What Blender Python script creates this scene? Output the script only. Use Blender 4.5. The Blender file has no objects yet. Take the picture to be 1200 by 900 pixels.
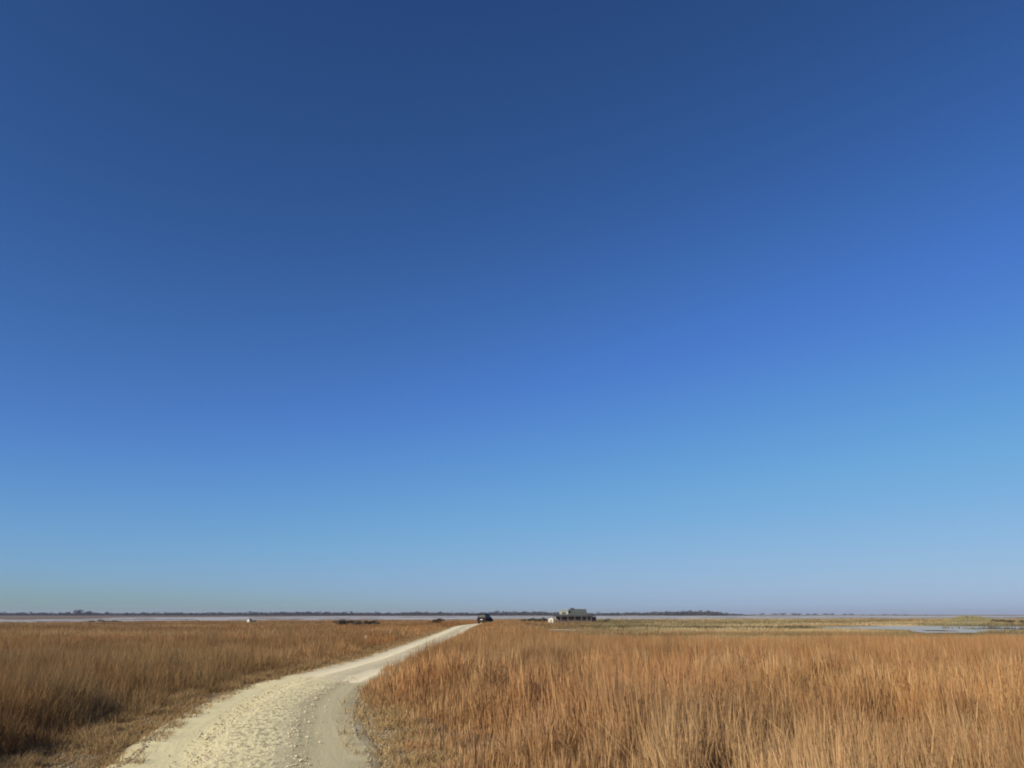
import bpy, bmesh, math, random
import numpy as np
from mathutils import Vector, Matrix

rng = np.random.default_rng(11)
random.seed(4)
sc = bpy.context.scene
C = sc.collection
R = math.radians
EYE = 1.8
LAKE = -1.0                     # level of the water

# ------------------------------------------------------------------ helpers
def smooth(a, b, x):
    t = np.clip((np.asarray(x, float) - a) / (b - a), 0, 1)   # eased 0..1
    return t * t * (3 - 2 * t)

_H = rng.random((256, 256))
def vnoise(x, y, s, seed=0):
    """value noise, 0..1, feature size s metres"""
    x = np.asarray(x, float) / s + 37.31 * seed
    y = np.asarray(y, float) / s + 91.7 * seed
    xi = np.floor(x).astype(int); yi = np.floor(y).astype(int)
    fx = x - xi; fy = y - yi
    fx = fx * fx * (3 - 2 * fx); fy = fy * fy * (3 - 2 * fy)
    g = lambda i, j: _H[(xi + i) & 255, (yi + j) & 255]
    return (g(0, 0) * (1 - fx) + g(1, 0) * fx) * (1 - fy) + (g(0, 1) * (1 - fx) + g(1, 1) * fx) * fy
def fnoise(x, y, s, seed=0):
    return .55 * vnoise(x, y, s, seed) + .3 * vnoise(x, y, s * .47, seed + 3) + .15 * vnoise(x, y, s * .21, seed + 7)

def tag(o, label=None, cat=None, group=None, kind=None):
    if label: o['label'] = label
    if cat: o['category'] = cat
    if group: o['group'] = group
    if kind: o['kind'] = kind
    return o
def empty(name, loc, rz=0, **k):
    o = bpy.data.objects.new(name, None); C.objects.link(o)
    o.location = loc; o.rotation_euler = (0, 0, rz)
    return tag(o, **k)
def raw_mesh(name, verts, loops, sizes, mat, parent=None, col=None, smooth_faces=False):
    me = bpy.data.meshes.new(name)
    verts = np.asarray(verts, np.float32); loops = np.asarray(loops, np.int32); sizes = np.asarray(sizes, np.int32)
    me.vertices.add(len(verts)); me.vertices.foreach_set('co', verts.ravel())
    me.loops.add(len(loops)); me.loops.foreach_set('vertex_index', loops)
    me.polygons.add(len(sizes))
    st = np.concatenate([[0], np.cumsum(sizes)[:-1]]).astype(np.int32)
    me.polygons.foreach_set('loop_start', st)
    me.polygons.foreach_set('use_smooth', np.full(len(sizes), smooth_faces))
    if col is not None:
        at = me.attributes.new('tint', 'FLOAT_COLOR', 'POINT')
        c4 = np.ones((len(verts), 4), np.float32); c4[:, :3] = col
        at.data.foreach_set('color', c4.ravel())
    me.update(calc_edges=True)
    me.materials.append(mat)
    o = bpy.data.objects.new(name, me); C.objects.link(o)
    if parent: o.parent = parent
    return o
def obj(name, bm, mat, parent=None, smooth_faces=False):
    bmesh.ops.recalc_face_normals(bm, faces=bm.faces)
    me = bpy.data.meshes.new(name); bm.to_mesh(me); bm.free()
    if smooth_faces:
        for p in me.polygons: p.use_smooth = True
    me.materials.append(mat)
    o = bpy.data.objects.new(name, me); C.objects.link(o)
    if parent: o.parent = parent
    return o
def add_box(bm, c, s, bev=0.0, rz=0, taper=None):
    v = []
    for k in (-1, 1):
        for i, j in ((-1, -1), (1, -1), (1, 1), (-1, 1)):
            tx = ty = 1
            if taper and k == 1: tx, ty = taper
            p = Vector((i * s[0] / 2 * tx, j * s[1] / 2 * ty, k * s[2] / 2))
            p.rotate(Matrix.Rotation(rz, 3, 'Z'))
            v.append(bm.verts.new(p + Vector(c)))
    fs = [bm.faces.new([v[i] for i in f]) for f in ((3, 2, 1, 0), (4, 5, 6, 7), (0, 1, 5, 4), (1, 2, 6, 5), (2, 3, 7, 6), (3, 0, 4, 7))]
    if bev:
        bmesh.ops.bevel(bm, geom=list({e for f in fs for e in f.edges}), offset=bev, segments=2, affect='EDGES', profile=.5)
def box(name, c, s, mat, parent=None, bev=0.0, **k):
    bm = bmesh.new(); add_box(bm, c, s, bev, **k); return obj(name, bm, mat, parent)
def add_tube(bm, pts, rads, n=6):
    rings = []
    for i, p in enumerate(pts):
        p = Vector(p)
        d = Vector(pts[min(i + 1, len(pts) - 1)]) - Vector(pts[max(i - 1, 0)]); d.normalize()
        u = d.orthogonal().normalized(); w = d.cross(u)
        rings.append([bm.verts.new(p + rads[i] * (u * math.cos(2 * math.pi * k / n) + w * math.sin(2 * math.pi * k / n))) for k in range(n)])
    for a, b in zip(rings, rings[1:]):
        for k in range(n): bm.faces.new((a[k], a[(k + 1) % n], b[(k + 1) % n], b[k]))
    bm.faces.new(rings[0][::-1]); bm.faces.new(rings[-1])
def prism(name, prof, y0, y1, mat, parent=None, bev=0):
    """profile in x,z pushed from y0 to y1"""
    bm = bmesh.new()
    a = [bm.verts.new((x, y0, z)) for x, z in prof]; b = [bm.verts.new((x, y1, z)) for x, z in prof]
    n = len(prof)
    bm.faces.new(a); bm.faces.new(b[::-1])
    for i in range(n): bm.faces.new((a[i], b[i], b[(i + 1) % n], a[(i + 1) % n]))
    if bev: bmesh.ops.bevel(bm, geom=bm.edges[:], offset=bev, segments=2, affect='EDGES')
    return obj(name, bm, mat, parent)

# ------------------------------------------------------------------ materials
def mat(name, col, rough=.7, var=.25, scale=6, metal=0, bump=.0, spec=.4):
    m = bpy.data.materials.new(name); m.use_nodes = True
    nt = m.node_tree; b = nt.nodes['Principled BSDF']
    b.inputs['Roughness'].default_value = rough; b.inputs['Metallic'].default_value = metal
    b.inputs['Specular IOR Level'].default_value = spec
    tc = nt.nodes.new('ShaderNodeTexCoord'); n = nt.nodes.new('ShaderNodeTexNoise')
    n.inputs['Scale'].default_value = scale; n.inputs['Detail'].default_value = 6
    nt.links.new(tc.outputs['Object'], n.inputs['Vector'])
    r = nt.nodes.new('ShaderNodeValToRGB')
    r.color_ramp.elements[0].position = .3; r.color_ramp.elements[1].position = .7
    r.color_ramp.elements[0].color = [c * (1 - var) for c in col] + [1]
    r.color_ramp.elements[1].color = [min(1, c * (1 + var)) for c in col] + [1]
    nt.links.new(n.outputs['Fac'], r.inputs['Fac']); nt.links.new(r.outputs['Color'], b.inputs['Base Color'])
    if bump:
        bp = nt.nodes.new('ShaderNodeBump'); bp.inputs['Strength'].default_value = bump; bp.inputs['Distance'].default_value = .05
        nt.links.new(n.outputs['Fac'], bp.inputs['Height']); nt.links.new(bp.outputs['Normal'], b.inputs['Normal'])
    return m
def tint_mat(name, rough=.8, trans=.25, detail=0):
    """colour of each blade or leaf comes from the 'tint' attribute of its mesh; light shines through a little"""
    m = bpy.data.materials.new(name); m.use_nodes = True
    nt = m.node_tree; nt.nodes.clear()
    out = nt.nodes.new('ShaderNodeOutputMaterial')
    at = nt.nodes.new('ShaderNodeAttribute'); at.attribute_name = 'tint'
    d = nt.nodes.new('ShaderNodeBsdfDiffuse'); d.inputs['Roughness'].default_value = rough
    t = nt.nodes.new('ShaderNodeBsdfTranslucent')
    mx = nt.nodes.new('ShaderNodeMixShader'); mx.inputs[0].default_value = trans
    src = at.outputs['Color']
    nt.links.new(src, d.inputs['Color']); nt.links.new(src, t.inputs['Color'])
    nt.links.new(d.outputs[0], mx.inputs[1]); nt.links.new(t.outputs[0], mx.inputs[2])
    nt.links.new(mx.outputs[0], out.inputs['Surface'])
    return m
M_BLADE = tint_mat('grass blades', trans=.3)
M_LEAF = tint_mat('leaves', trans=.2)
M_STONE = tint_mat('stones', trans=0)
M_BARK = mat('bark', (.11, .085, .065), .9, .35, 8)
M_PAINT = mat('dark car paint', (.008, .007, .007), .7, .1, 2, spec=.05)
M_GLASS = mat('car glass', (.04, .04, .04), .4, .1, 1, spec=.1)
M_TYRE = mat('tyre rubber', (.015, .014, .013), .85, .2, 20)
M_RIM = mat('wheel alloy', (.22, .22, .22), .35, .1, 5, metal=.8)
M_TAIL = mat('tail lamp', (.16, .008, .008), .25, .1, 5)
M_PLATE = mat('number plate', (.55, .55, .52), .5, .05, 5)
M_WALL = mat('dark board wall', (.11, .082, .064), .85, .3, 1.5)
M_ROOF = mat('green metal roof', (.058, .068, .055), .8, .3, .8)
M_ROOF2 = mat('dark eave', (.045, .04, .038), .7, .2, 2)
M_PALE = mat('pale green sunlit roof and shed door', (.29, .30, .235), .7, .12, 1.2)  # roof's sunlit slope painted as a paler green; also the shed door
M_POSTP = mat('grey porch post', (.135, .104, .082), .75, .2, 3)
M_WIN = mat('window glass', (.05, .06, .07), .1, .1, 1, spec=.8)
M_WHITE = mat('weathered white paint', (.58, .53, .44), .7, .1, 2)
M_WOOD = mat('weathered pale wood', (.36, .25, .13), .9, .35, 7)
M_FEATHER = mat('white feathers', (.8, .8, .78), .8, .05, 8)
M_BEAK = mat('beak', (.35, .17, .04), .5, .1, 8)

# ------------------------------------------------------------------ road line and terrain
RC = np.array([(-1.9, -14), (-2.1, 0), (-2.6, 6), (-3.30, 10.7), (-3.85, 12.8), (-4.45, 15.6), (-4.95, 18.6), (-5.2, 21.5), (-5.22, 24.5), (-5.05, 29), (-4.88, 35),
               (-5.1, 47.4), (-5.7, 70), (-6.6, 100), (-7.2, 125), (-6.9, 143), (-5.6, 163), (-3.0, 185), (1.3, 210), (8, 240), (12.5, 252)], float)
def resample(P, step):
    # Catmull-Rom then even steps
    out = []
    Q = np.vstack([2 * P[0] - P[1], P, 2 * P[-1] - P[-2]])
    for i in range(1, len(Q) - 2):
        p0, p1, p2, p3 = Q[i - 1:i + 3]
        for t in np.linspace(0, 1, 24, endpoint=False):
            out.append(.5 * ((2 * p1) + (-p0 + p2) * t + (2 * p0 - 5 * p1 + 4 * p2 - p3) * t * t + (-p0 + 3 * p1 - 3 * p2 + p3) * t ** 3))
    out = np.array(out + [P[-1]])
    s = np.concatenate([[0], np.cumsum(np.linalg.norm(np.diff(out, axis=0), axis=1))])
    k = np.arange(0, s[-1], step)
    return np.stack([np.interp(k, s, out[:, 0]), np.interp(k, s, out[:, 1])], 1), k
ROAD, ROAD_S = resample(RC, .5)
HALF = 1.56
def road_x(y):
    return np.interp(y, ROAD[:, 1], ROAD[:, 0])
def road_d(x, y):
    """signed offset from the road's middle, + to the right"""
    y = np.asarray(y, float)
    sl = (road_x(y + 1) - road_x(y - 1)) / 2
    d = (x - road_x(y)) / np.sqrt(1 + sl * sl)
    return np.where(y > 252, np.where(d < 0, np.minimum(d, -20), np.maximum(d, 20)), d)

# outlines of water, as bearing (x/y) against distance
def band(a, y, A, near, far):
    """positive inside the water between the near and the far shore"""
    n = np.interp(a, A, near); f_ = np.interp(a, A, far)
    w = 6 + .03 * n
    return smooth(-w, w, y - n) * smooth(-w * 2, w * 2, f_ - y)
LA = [-2, -.66, -.56, -.50, -.45, -.40, -.30, -.2, -.1, -.05, -.02]
LN = [262, 262, 262, 270, 288, 318, 335, 352, 366, 382, 400]
LF = [470, 470, 480, 640, 800, 800, 1050, 1450, 1500, 1500, 1500]
GA = [-.06, -.03, 0, .1, .2, .35, .5, .62, 2]
GN = [400, 400, 400, 420, 430, 452, 480, 455, 455]
GF = [1500, 1550, 1600, 1600, 1600, 1750, 2100, 2100, 2100]
PA = [.37, .40, .44, .48, .50, .56, .58, .62, .66, 2]
PN = [178, 172, 166, 150, 138, 138, 146, 150, 150, 150]
PF = [178, 184, 190, 196, 197, 196, 192, 188, 186, 184]
def height(x, y):
    x = np.asarray(x, float); y = np.asarray(y, float)
    d = road_d(x, y); ad = np.abs(d)
    a = x / np.maximum(y, 1e-3); r = np.hypot(x, y)
    left = .84 * np.clip((y - 38) / 190, 0, 1) * smooth(3, 26, ad)
    right = .92 * smooth(26, 76, y) * smooth(3, 14, ad)
    drop = np.where(d < 0, left, right)
    ridge = 1 - smooth(175, 235, y)
    h = -drop * ridge - .78 * (1 - ridge)
    h = h + (fnoise(x, y, 30, 2) - .5) * .22 * smooth(30, 90, y) * smooth(2.5, 12, ad)
    h = h + (fnoise(x, y, 5.5, 6) - .5) * .34 * smooth(36, 80, y) * smooth(3, 9, -d)
    h = h + (fnoise(x, y, 1.6, 5) - .5) * .10 * smooth(1.7, 3, ad) * (1 - smooth(40, 90, y))
    # shallow ditch beside the left edge of the road
    h = h - .10 * np.exp(-((d + 3.0) / .55) ** 2) * (1 - smooth(40, 70, y))
    # low hummock between pond and lake
    h = h + 1.75 * np.exp(-((a - .556) / .030) ** 2) * np.exp(-((y - 245) / 22) ** 2)
    h = h + .45 * np.exp(-((a - .47) / .05) ** 2) * np.exp(-((y - 300) / 30) ** 2)
    fwd = y > 60
    for A, n, f_ in ((LA, LN, LF), (GA, GN, GF), (PA, PN, PF)):
        sel = fwd & (a >= A[0]) & (a <= A[-1])
        k = np.where(sel, band(a, y, A, n, f_), 0)
        # low bars of mud and reed break the water
        if A is PA: bar = smooth(np.where(a > .56, .68, .62), np.where(a > .56, .76, .70), fnoise(x * .25, y, 7, 72))
        else: bar = smooth(np.where(a < -.32, .62, .56), np.where(a < -.32, .70, .64), fnoise(x * .16, y, np.where(y > 600, 60, 24), 71)) * (1 - .999 * smooth(900, 1300, y))
        k = k * (1 - .94 * bar)
        h = h * (1 - k) + (LAKE - .45) * k
    far = smooth(1500, 2600, r)
    h = h * (1 - far) + (-.6) * far
    # the level land under the camera
    return np.where(y < 20, h * smooth(-5, 20, y) + 0, h)

# polar sheet of ground out to the horizon
ang = np.concatenate([np.arange(-46, 46.01, .33), np.arange(50, 314, 6)])
ang = np.radians(ang)
rad = np.concatenate([[.6, 1.2], 2.0 * 1.028 ** np.arange(0, 303)])
AA, RR = np.meshgrid(ang, rad)
gx = (RR * np.sin(AA)).ravel(); gy = (RR * np.cos(AA)).ravel()
gz = height(gx, gy)
na, nr = len(ang), len(rad)

def zone_colour(x, y):
    """colour of the thatch and soil under the grass"""
    d = road_d(x, y)
    n1 = fnoise(x, y, 14, 11); n2 = fnoise(x, y, 3, 12); n3 = fnoise(x * .35, y, 15, 13)
    base = np.array([.155, .095, .052])
    olive = np.array([.135, .112, .055]); tan = np.array([.48, .38, .23]); dk = np.array([.085, .06, .038])
    left_c = np.array([.140, .092, .054])
    c = np.where((d < 0)[:, None], left_c, base)
    w = smooth(.5, .75, n1)[:, None]; c = c * (1 - w) + dk * w
    # marsh strips beyond the tall grass on the right
    ms = (smooth(60, 110, y) * (d > 5))[:, None]
    s = n3[:, None]
    strip = olive + (tan - olive) * smooth(.55, .68, s) + (dk - olive) * (1 - smooth(.28, .40, s))
    c = c * (1 - ms) + strip * ms
    a = x / np.maximum(y, 1)
    hum = (np.exp(-((a - .556) / .035) ** 2) * np.exp(-((y - 240) / 26) ** 2))[:, None]
    c = c * (1 - hum) + np.array([.25, .23, .11]) * hum
    # dry flats on the far left beyond the strip of water
    fl = (smooth(430, 520, y) * (a < -.3))[:, None]
    c = c * (1 - fl) + np.array([.155, .12, .09]) * fl
    # verges of the road
    v = ((1 - smooth(1.5, 2.9, np.abs(d))) * (y < 200))[:, None]
    vc = np.where((d < 0)[:, None], np.array([.20, .145, .085]), np.array([.42, .32, .18]))
    c = c * (1 - v) + vc * v
    return c * (.75 + .5 * n2)[:, None]
gcol = zone_colour(gx, gy)
quads = []
i = np.arange(nr - 1)[:, None] * na; j = np.arange(na)[None]
j2 = (j + 1) % na
q = np.stack([i + j, i + j2, i + na + j2, i + na + j], -1).reshape(-1, 4)[:, ::-1]
# middle fan
cv = len(gx)
gx = np.append(gx, 0); gy = np.append(gy, 0); gz = np.append(gz, 0); gcol = np.vstack([gcol, gcol[:1]])
fan = np.stack([np.full(na, cv), (np.arange(na) + 1) % na, np.arange(na)], 1)
def ground_material():
    m = bpy.data.materials.new('soil and thatch'); m.use_nodes = True
    nt = m.node_tree; b = nt.nodes['Principled BSDF']; b.inputs['Roughness'].default_value = .95
    b.inputs['Specular IOR Level'].default_value = .1
    at = nt.nodes.new('ShaderNodeAttribute'); at.attribute_name = 'tint'
    geo = nt.nodes.new('ShaderNodeNewGeometry')
    n = nt.nodes.new('ShaderNodeTexNoise'); n.inputs['Scale'].default_value = 14; n.inputs['Detail'].default_value = 6
    nt.links.new(geo.outputs['Position'], n.inputs['Vector'])
    mp = nt.nodes.new('ShaderNodeMapRange'); mp.inputs['From Min'].default_value = .3; mp.inputs['From Max'].default_value = .7
    mp.inputs['To Min'].default_value = .6; mp.inputs['To Max'].default_value = 1.4
    nt.links.new(n.outputs['Fac'], mp.inputs['Value'])
    mul = nt.nodes.new('ShaderNodeVectorMath'); mul.operation = 'SCALE'
    nt.links.new(at.outputs['Color'], mul.inputs[0]); nt.links.new(mp.outputs['Result'], mul.inputs['Scale'])
    nt.links.new(mul.outputs['Vector'], b.inputs['Base Color'])
    bp = nt.nodes.new('ShaderNodeBump'); bp.inputs['Strength'].default_value = .6; bp.inputs['Distance'].default_value = .04
    nt.links.new(n.outputs['Fac'], bp.inputs['Height']); nt.links.new(bp.outputs['Normal'], b.inputs['Normal'])
    return m
ground = raw_mesh('ground', np.stack([gx, gy, gz], 1), np.concatenate([q.ravel(), fan.ravel()]),
                  np.concatenate([np.full(len(q), 4), np.full(len(fan), 3)]), ground_material(), col=gcol, smooth_faces=True)
tag(ground, 'flat brown marsh ground under the dry grass', 'ground', kind='structure')

# ------------------------------------------------------------------ road
def road_material():
    m = bpy.data.materials.new('crushed limestone'); m.use_nodes = True
    nt = m.node_tree; N = nt.nodes; L = nt.links
    b = N['Principled BSDF']; b.inputs['Roughness'].default_value = .9; b.inputs['Specular IOR Level'].default_value = .15
    uv = N.new('ShaderNodeUVMap'); uv.uv_map = 'UVMap'
    sep = N.new('ShaderNodeSeparateXYZ'); L.new(uv.outputs['UV'], sep.inputs[0])
    def math_(op, a, b_=None, c=None):
        n = N.new('ShaderNodeMath'); n.operation = op
        for k, v in enumerate((a, b_, c)):
            if v is None: continue
            if isinstance(v, (int, float)): n.inputs[k].default_value = v
            else: L.new(v, n.inputs[k])
        return n.outputs[0]
    def ramp(v, a, b_):
        n = N.new('ShaderNodeMapRange'); n.interpolation_type = 'SMOOTHSTEP'
        n.inputs['From Min'].default_value = a; n.inputs['From Max'].default_value = b_
        L.new(v, n.inputs['Value']); return n.outputs['Result']
    def noise(scale, detail=5, sx=1, sy=1, rough=.5):
        mp = N.new('ShaderNodeMapping'); mp.inputs['Scale'].default_value = (sx, sy, 1); L.new(uv.outputs['UV'], mp.inputs[0])
        n = N.new('ShaderNodeTexNoise'); n.inputs['Scale'].default_value = scale; n.inputs['Detail'].default_value = detail
        n.inputs['Roughness'].default_value = rough
        L.new(mp.outputs[0], n.inputs['Vector']); return n.outputs['Fac']
    def mix(f, a, b_):
        n = N.new('ShaderNodeMix'); n.data_type = 'RGBA'
        if isinstance(f, (int, float)): n.inputs[0].default_value = f
        else: L.new(f, n.inputs[0])
        for k, v in ((6, a), (7, b_)):
            if isinstance(v, tuple): n.inputs[k].default_value = (*v, 1)
            else: L.new(v, n.inputs[k])
        return n.outputs[2]
    u, v = sep.outputs[0], sep.outputs[1]
    wob = math_('MULTIPLY_ADD', noise(.55, 4), .9, -.45)
    uw = math_('ADD', u, wob)
    # paler surface further off, greyer surface near
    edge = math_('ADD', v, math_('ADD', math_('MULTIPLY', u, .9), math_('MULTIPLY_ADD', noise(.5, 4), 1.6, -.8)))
    far_part = ramp(edge, 37.6, 38.2)
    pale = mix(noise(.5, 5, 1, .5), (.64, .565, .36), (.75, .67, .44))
    near_c = mix(noise(.8, 6, 1, .45), (.59, .525, .28), (.71, .635, .36))
    # packed wheel track on the right, drier and greyer
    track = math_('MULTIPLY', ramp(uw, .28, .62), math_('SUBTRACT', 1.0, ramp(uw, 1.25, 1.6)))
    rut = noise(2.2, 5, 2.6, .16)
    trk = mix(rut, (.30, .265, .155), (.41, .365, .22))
    c = mix(math_('MULTIPLY', track, .85), near_c, trk)
    # coarse loose stones along the middle
    midw = math_('MULTIPLY', ramp(uw, -.75, -.25), math_('SUBTRACT', 1.0, ramp(uw, .22, .5)))
    vor = N.new('ShaderNodeTexVoronoi'); vor.inputs['Scale'].default_value = 15
    L.new(uv.outputs['UV'], vor.inputs['Vector'])
    spk = noise(11, 4, 1, .32, rough=.72)
    dots = math_('MULTIPLY', midw, ramp(spk, .49, .56))
    c = mix(math_('MULTIPLY', dots, .7), c, (.27, .225, .135))
    c = mix(math_('MULTIPLY', math_('MULTIPLY', midw, ramp(vor.outputs['Distance'], .32, .08)), .35), c, (.58, .50, .34))
    au = math_('ABSOLUTE', math_('ADD', u, math_('MULTIPLY', wob, .35)))
    lines = math_('MULTIPLY', ramp(au, .30, .55), math_('SUBTRACT', 1.0, ramp(au, .95, 1.2)))
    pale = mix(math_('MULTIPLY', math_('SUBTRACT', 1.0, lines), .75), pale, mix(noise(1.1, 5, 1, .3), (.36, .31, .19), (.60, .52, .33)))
    c = mix(far_part, c, pale)
    # dust and dead grass at the ragged edges
    ed = ramp(math_('ADD', math_('ABSOLUTE', u), math_('MULTIPLY', noise(2.4, 5), .75)), 1.48, 2.0)
    c = mix(math_('MULTIPLY', ed, .8), c, (.34, .275, .16))
    fine = math_('MULTIPLY_ADD', noise(30, 3), .5, .75)
    sc_ = N.new('ShaderNodeVectorMath'); sc_.operation = 'SCALE'; L.new(c, sc_.inputs[0]); L.new(fine, sc_.inputs['Scale'])
    L.new(sc_.outputs[0], b.inputs['Base Color'])
    bp = N.new('ShaderNodeBump'); bp.inputs['Strength'].default_value = .8; bp.inputs['Distance'].default_value = .035
    hh = math_('ADD', math_('MULTIPLY', math_('MULTIPLY_ADD', midw, .75, .25), spk), math_('MULTIPLY', rut, .35))
    L.new(hh, bp.inputs['Height']); L.new(bp.outputs['Normal'], b.inputs['Normal'])
    return m
def build_road():
    us = np.array([-1.25, -1.05, -1.0, -.8, -.6, -.45, -.3, -.1, .1, .3, .45, .6, .8, 1.0, 1.05, 1.25]) * HALF
    t = np.gradient(ROAD, axis=0); t /= np.linalg.norm(t, axis=1)[:, None]
    nrm = np.stack([t[:, 1], -t[:, 0]], 1)
    wv = 1 + (vnoise(ROAD_S, 0 * ROAD_S, 4, 1) - .5) * .10
    X = ROAD[:, None, 0] + nrm[:, None, 0] * us * wv[:, None]
    Y = ROAD[:, None, 1] + nrm[:, None, 1] * us * wv[:, None]
    au = np.abs(us) / HALF
    crown = .055 - .02 * au ** 2 - .040 * np.exp(-((au - .5) / .16) ** 2)
    crown = np.where(au > 1.02, np.where(au > 1.1, -.14, .0), crown)
    Z = height(ROAD[:, 0], ROAD[:, 1])[:, None] + crown[None] + (fnoise(X, Y, .9, 8) - .5) * .03 * (au < 1.02)
    n, k = X.shape
    V = np.stack([X, Y, Z], -1).reshape(-1, 3)
    i = np.arange(n - 1)[:, None] * k; j = np.arange(k - 1)[None]
    q = np.stack([i + j, i + j + 1, i + k + j + 1, i + k + j], -1).reshape(-1, 4)
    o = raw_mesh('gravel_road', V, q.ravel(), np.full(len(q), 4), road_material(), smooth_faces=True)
    uvl = o.data.uv_layers.new(name='UVMap')
    U = np.broadcast_to(us / HALF * 1.5, X.shape).ravel(); W = np.broadcast_to(ROAD_S[:, None], X.shape).ravel()
    uvs = np.stack([U[q.ravel()], W[q.ravel()]], 1).astype(np.float32)
    uvl.data.foreach_set('uv', uvs.ravel())
    return tag(o, 'pale single-track gravel road curving away through the grass', 'road', kind='structure')
build_road()

# ------------------------------------------------------------------ water
def water_material(base, rough, spec):
    m = bpy.data.materials.new('still shallow water'); m.use_nodes = True
    nt = m.node_tree; b = nt.nodes['Principled BSDF']
    b.inputs['Base Color'].default_value = (*base, 1); b.inputs['Roughness'].default_value = rough; b.inputs['Specular IOR Level'].default_value = spec
    b.inputs['IOR'].default_value = 1.33
    geo = nt.nodes.new('ShaderNodeNewGeometry')
    mp = nt.nodes.new('ShaderNodeMapping'); mp.inputs['Scale'].default_value = (1, 2.2, 1)
    n = nt.nodes.new('ShaderNodeTexNoise'); n.inputs['Scale'].default_value = 1.3; n.inputs['Detail'].default_value = 3
    nt.links.new(geo.outputs['Position'], mp.inputs[0]); nt.links.new(mp.outputs[0], n.inputs['Vector'])
    bp = nt.nodes.new('ShaderNodeBump'); bp.inputs['Strength'].default_value = .08; bp.inputs['Distance'].default_value = .03
    nt.links.new(n.outputs['Fac'], bp.inputs['Height']); nt.links.new(bp.outputs['Normal'], b.inputs['Normal'])
    return m
M_LAKE = water_material((.37, .36, .33), .5, .15); M_POND = water_material((.38, .37, .30), .4, .15)
def sheet(mat_, name, A, n, f_, label, cat):
    # one sheet running a little under both shores
    a = np.linspace(A[0], A[-1] if A[-1] < 1.9 else 1.0, 60); a[0] = max(a[0], -1.0)
    a = np.linspace(a[0], a[-1], 60)
    nn = np.interp(a, A, n) - 14; ff = np.interp(a, A, f_) * 1.02 + 14
    ts = np.linspace(0, 1, 14) ** 2
    Y = nn[:, None] + (ff - nn)[:, None] * ts
    X = a[:, None] * Y
    V = np.stack([X, Y, np.full_like(X, LAKE)], -1).reshape(-1, 3)
    k = len(ts); i = np.arange(59)[:, None] * k; j = np.arange(k - 1)[None]
    q = np.stack([i + j, i + k + j, i + k + j + 1, i + j + 1], -1).reshape(-1, 4)
    return tag(raw_mesh(name, V, q.ravel(), np.full(len(q), 4), mat_), label, cat, kind='structure')
LLA = [-2, -.66, -.56, -.50, -.45, -.40, -.30, -.2, -.1, -.06, -.03, 0, .1, .2, .35, .5, .62, 2]
LLN = [262, 262, 262, 270, 288, 318, 335, 352, 366, 380, 395, 400, 420, 430, 452, 480, 455, 455]
LLF = [470, 470, 480, 640, 800, 800, 1050, 1450, 1500, 1500, 1550, 1600, 1600, 1600, 1750, 2100, 2100, 2100]
sheet(M_LAKE, 'lake_water', LLA, LLN, LLF, 'pale wide lake below the far tree line', 'lake')
sheet(M_POND, 'pond_water', PA, PN, PF, 'small pale pond behind the tall grass at the right', 'pond')

# ------------------------------------------------------------------ grass
def lerp_cols(pal, w):
    """pal (k,3), w (n,k) weights -> (n,3)"""
    w = w / w.sum(1, keepdims=True)
    return w @ np.asarray(pal)
def blades(x, y, z, h, w, lean, leanaz, face, col, bend=.5, tipcol=None, seg=3, head=None):
    """grass stems as bent tapering strips; returns verts, loops, sizes, tint"""
    n = len(x)
    dx = np.cos(leanaz) * lean; dy = np.sin(leanaz) * lean
    ts = np.linspace(0, 1, seg + 1)
    px = np.cos(face); py = np.sin(face)
    rows = []; cols = []
    for k, t in enumerate(ts):
        off = h * (t * (1 - bend) + bend * t * t)
        cx = x + dx * off; cy = y + dy * off
        cz = z + h * t * np.sqrt(np.clip(1 - (lean * t * .7) ** 2, .05, 1))
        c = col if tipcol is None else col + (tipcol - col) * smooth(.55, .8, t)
        if k == seg:
            rows.append(np.stack([cx, cy, cz], 1)[:, None]); cols.append(c[:, None])
        else:
            ww = w * ((1 - .35 * t) if head is None else np.interp(t, [0, .5, .7, 1], [.8, .7, head, head * .8])) * .5
            a = np.stack([cx - px * ww, cy - py * ww, cz], 1); b = np.stack([cx + px * ww, cy + py * ww, cz], 1)
            rows.append(np.stack([a, b], 1)); cols.append(np.repeat(c[:, None], 2, 1))
    V = np.concatenate(rows, 1); K = np.concatenate(cols, 1)
    nv = V.shape[1]
    loc = []
    sz = []
    for k in range(seg - 1):
        loc += [2 * k, 2 * k + 1, 2 * k + 3, 2 * k + 2]; sz.append(4)
    loc += [2 * seg - 2, 2 * seg - 1, 2 * seg]; sz.append(3)
    loops = (np.arange(n)[:, None] * nv + np.array(loc)).ravel()
    return V.reshape(-1, 3), loops, np.tile(sz, n), K.reshape(-1, 3)
def join(parts):
    off = 0; V = []; L = []; S = []; K = []
    for v, l, s, k in parts:
        V.append(v); L.append(l + off); S.append(s); K.append(k); off += len(v)
    return np.concatenate(V), np.concatenate(L), np.concatenate(S), np.concatenate(K)
def scatter(n, r0, r1, a0, a1, p=.5):
    """points in a sector, denser towards the camera"""
    u = rng.random(n)
    r = (r0 ** p + u * (r1 ** p - r0 ** p)) ** (1 / p)
    a = np.radians(a0 + rng.random(n) * (a1 - a0))
    return r * np.sin(a), r * np.cos(a), r
KEEP_OUT = [(-5.3, 163.5, 2.6), (19.5, 258.5, 6.3), (12.2, 255, 1.2), (-79.7, 250, 1.2), (-8.8, 50, .45)]
def dry(x, y):
    """where grass can stand"""
    ok = height(x, y) > LAKE + .06
    for cx, cy, cr in KEEP_OUT: ok &= np.hypot(x - cx, y - cy) > cr
    return ok
A0, A1 = -43, 43
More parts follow.
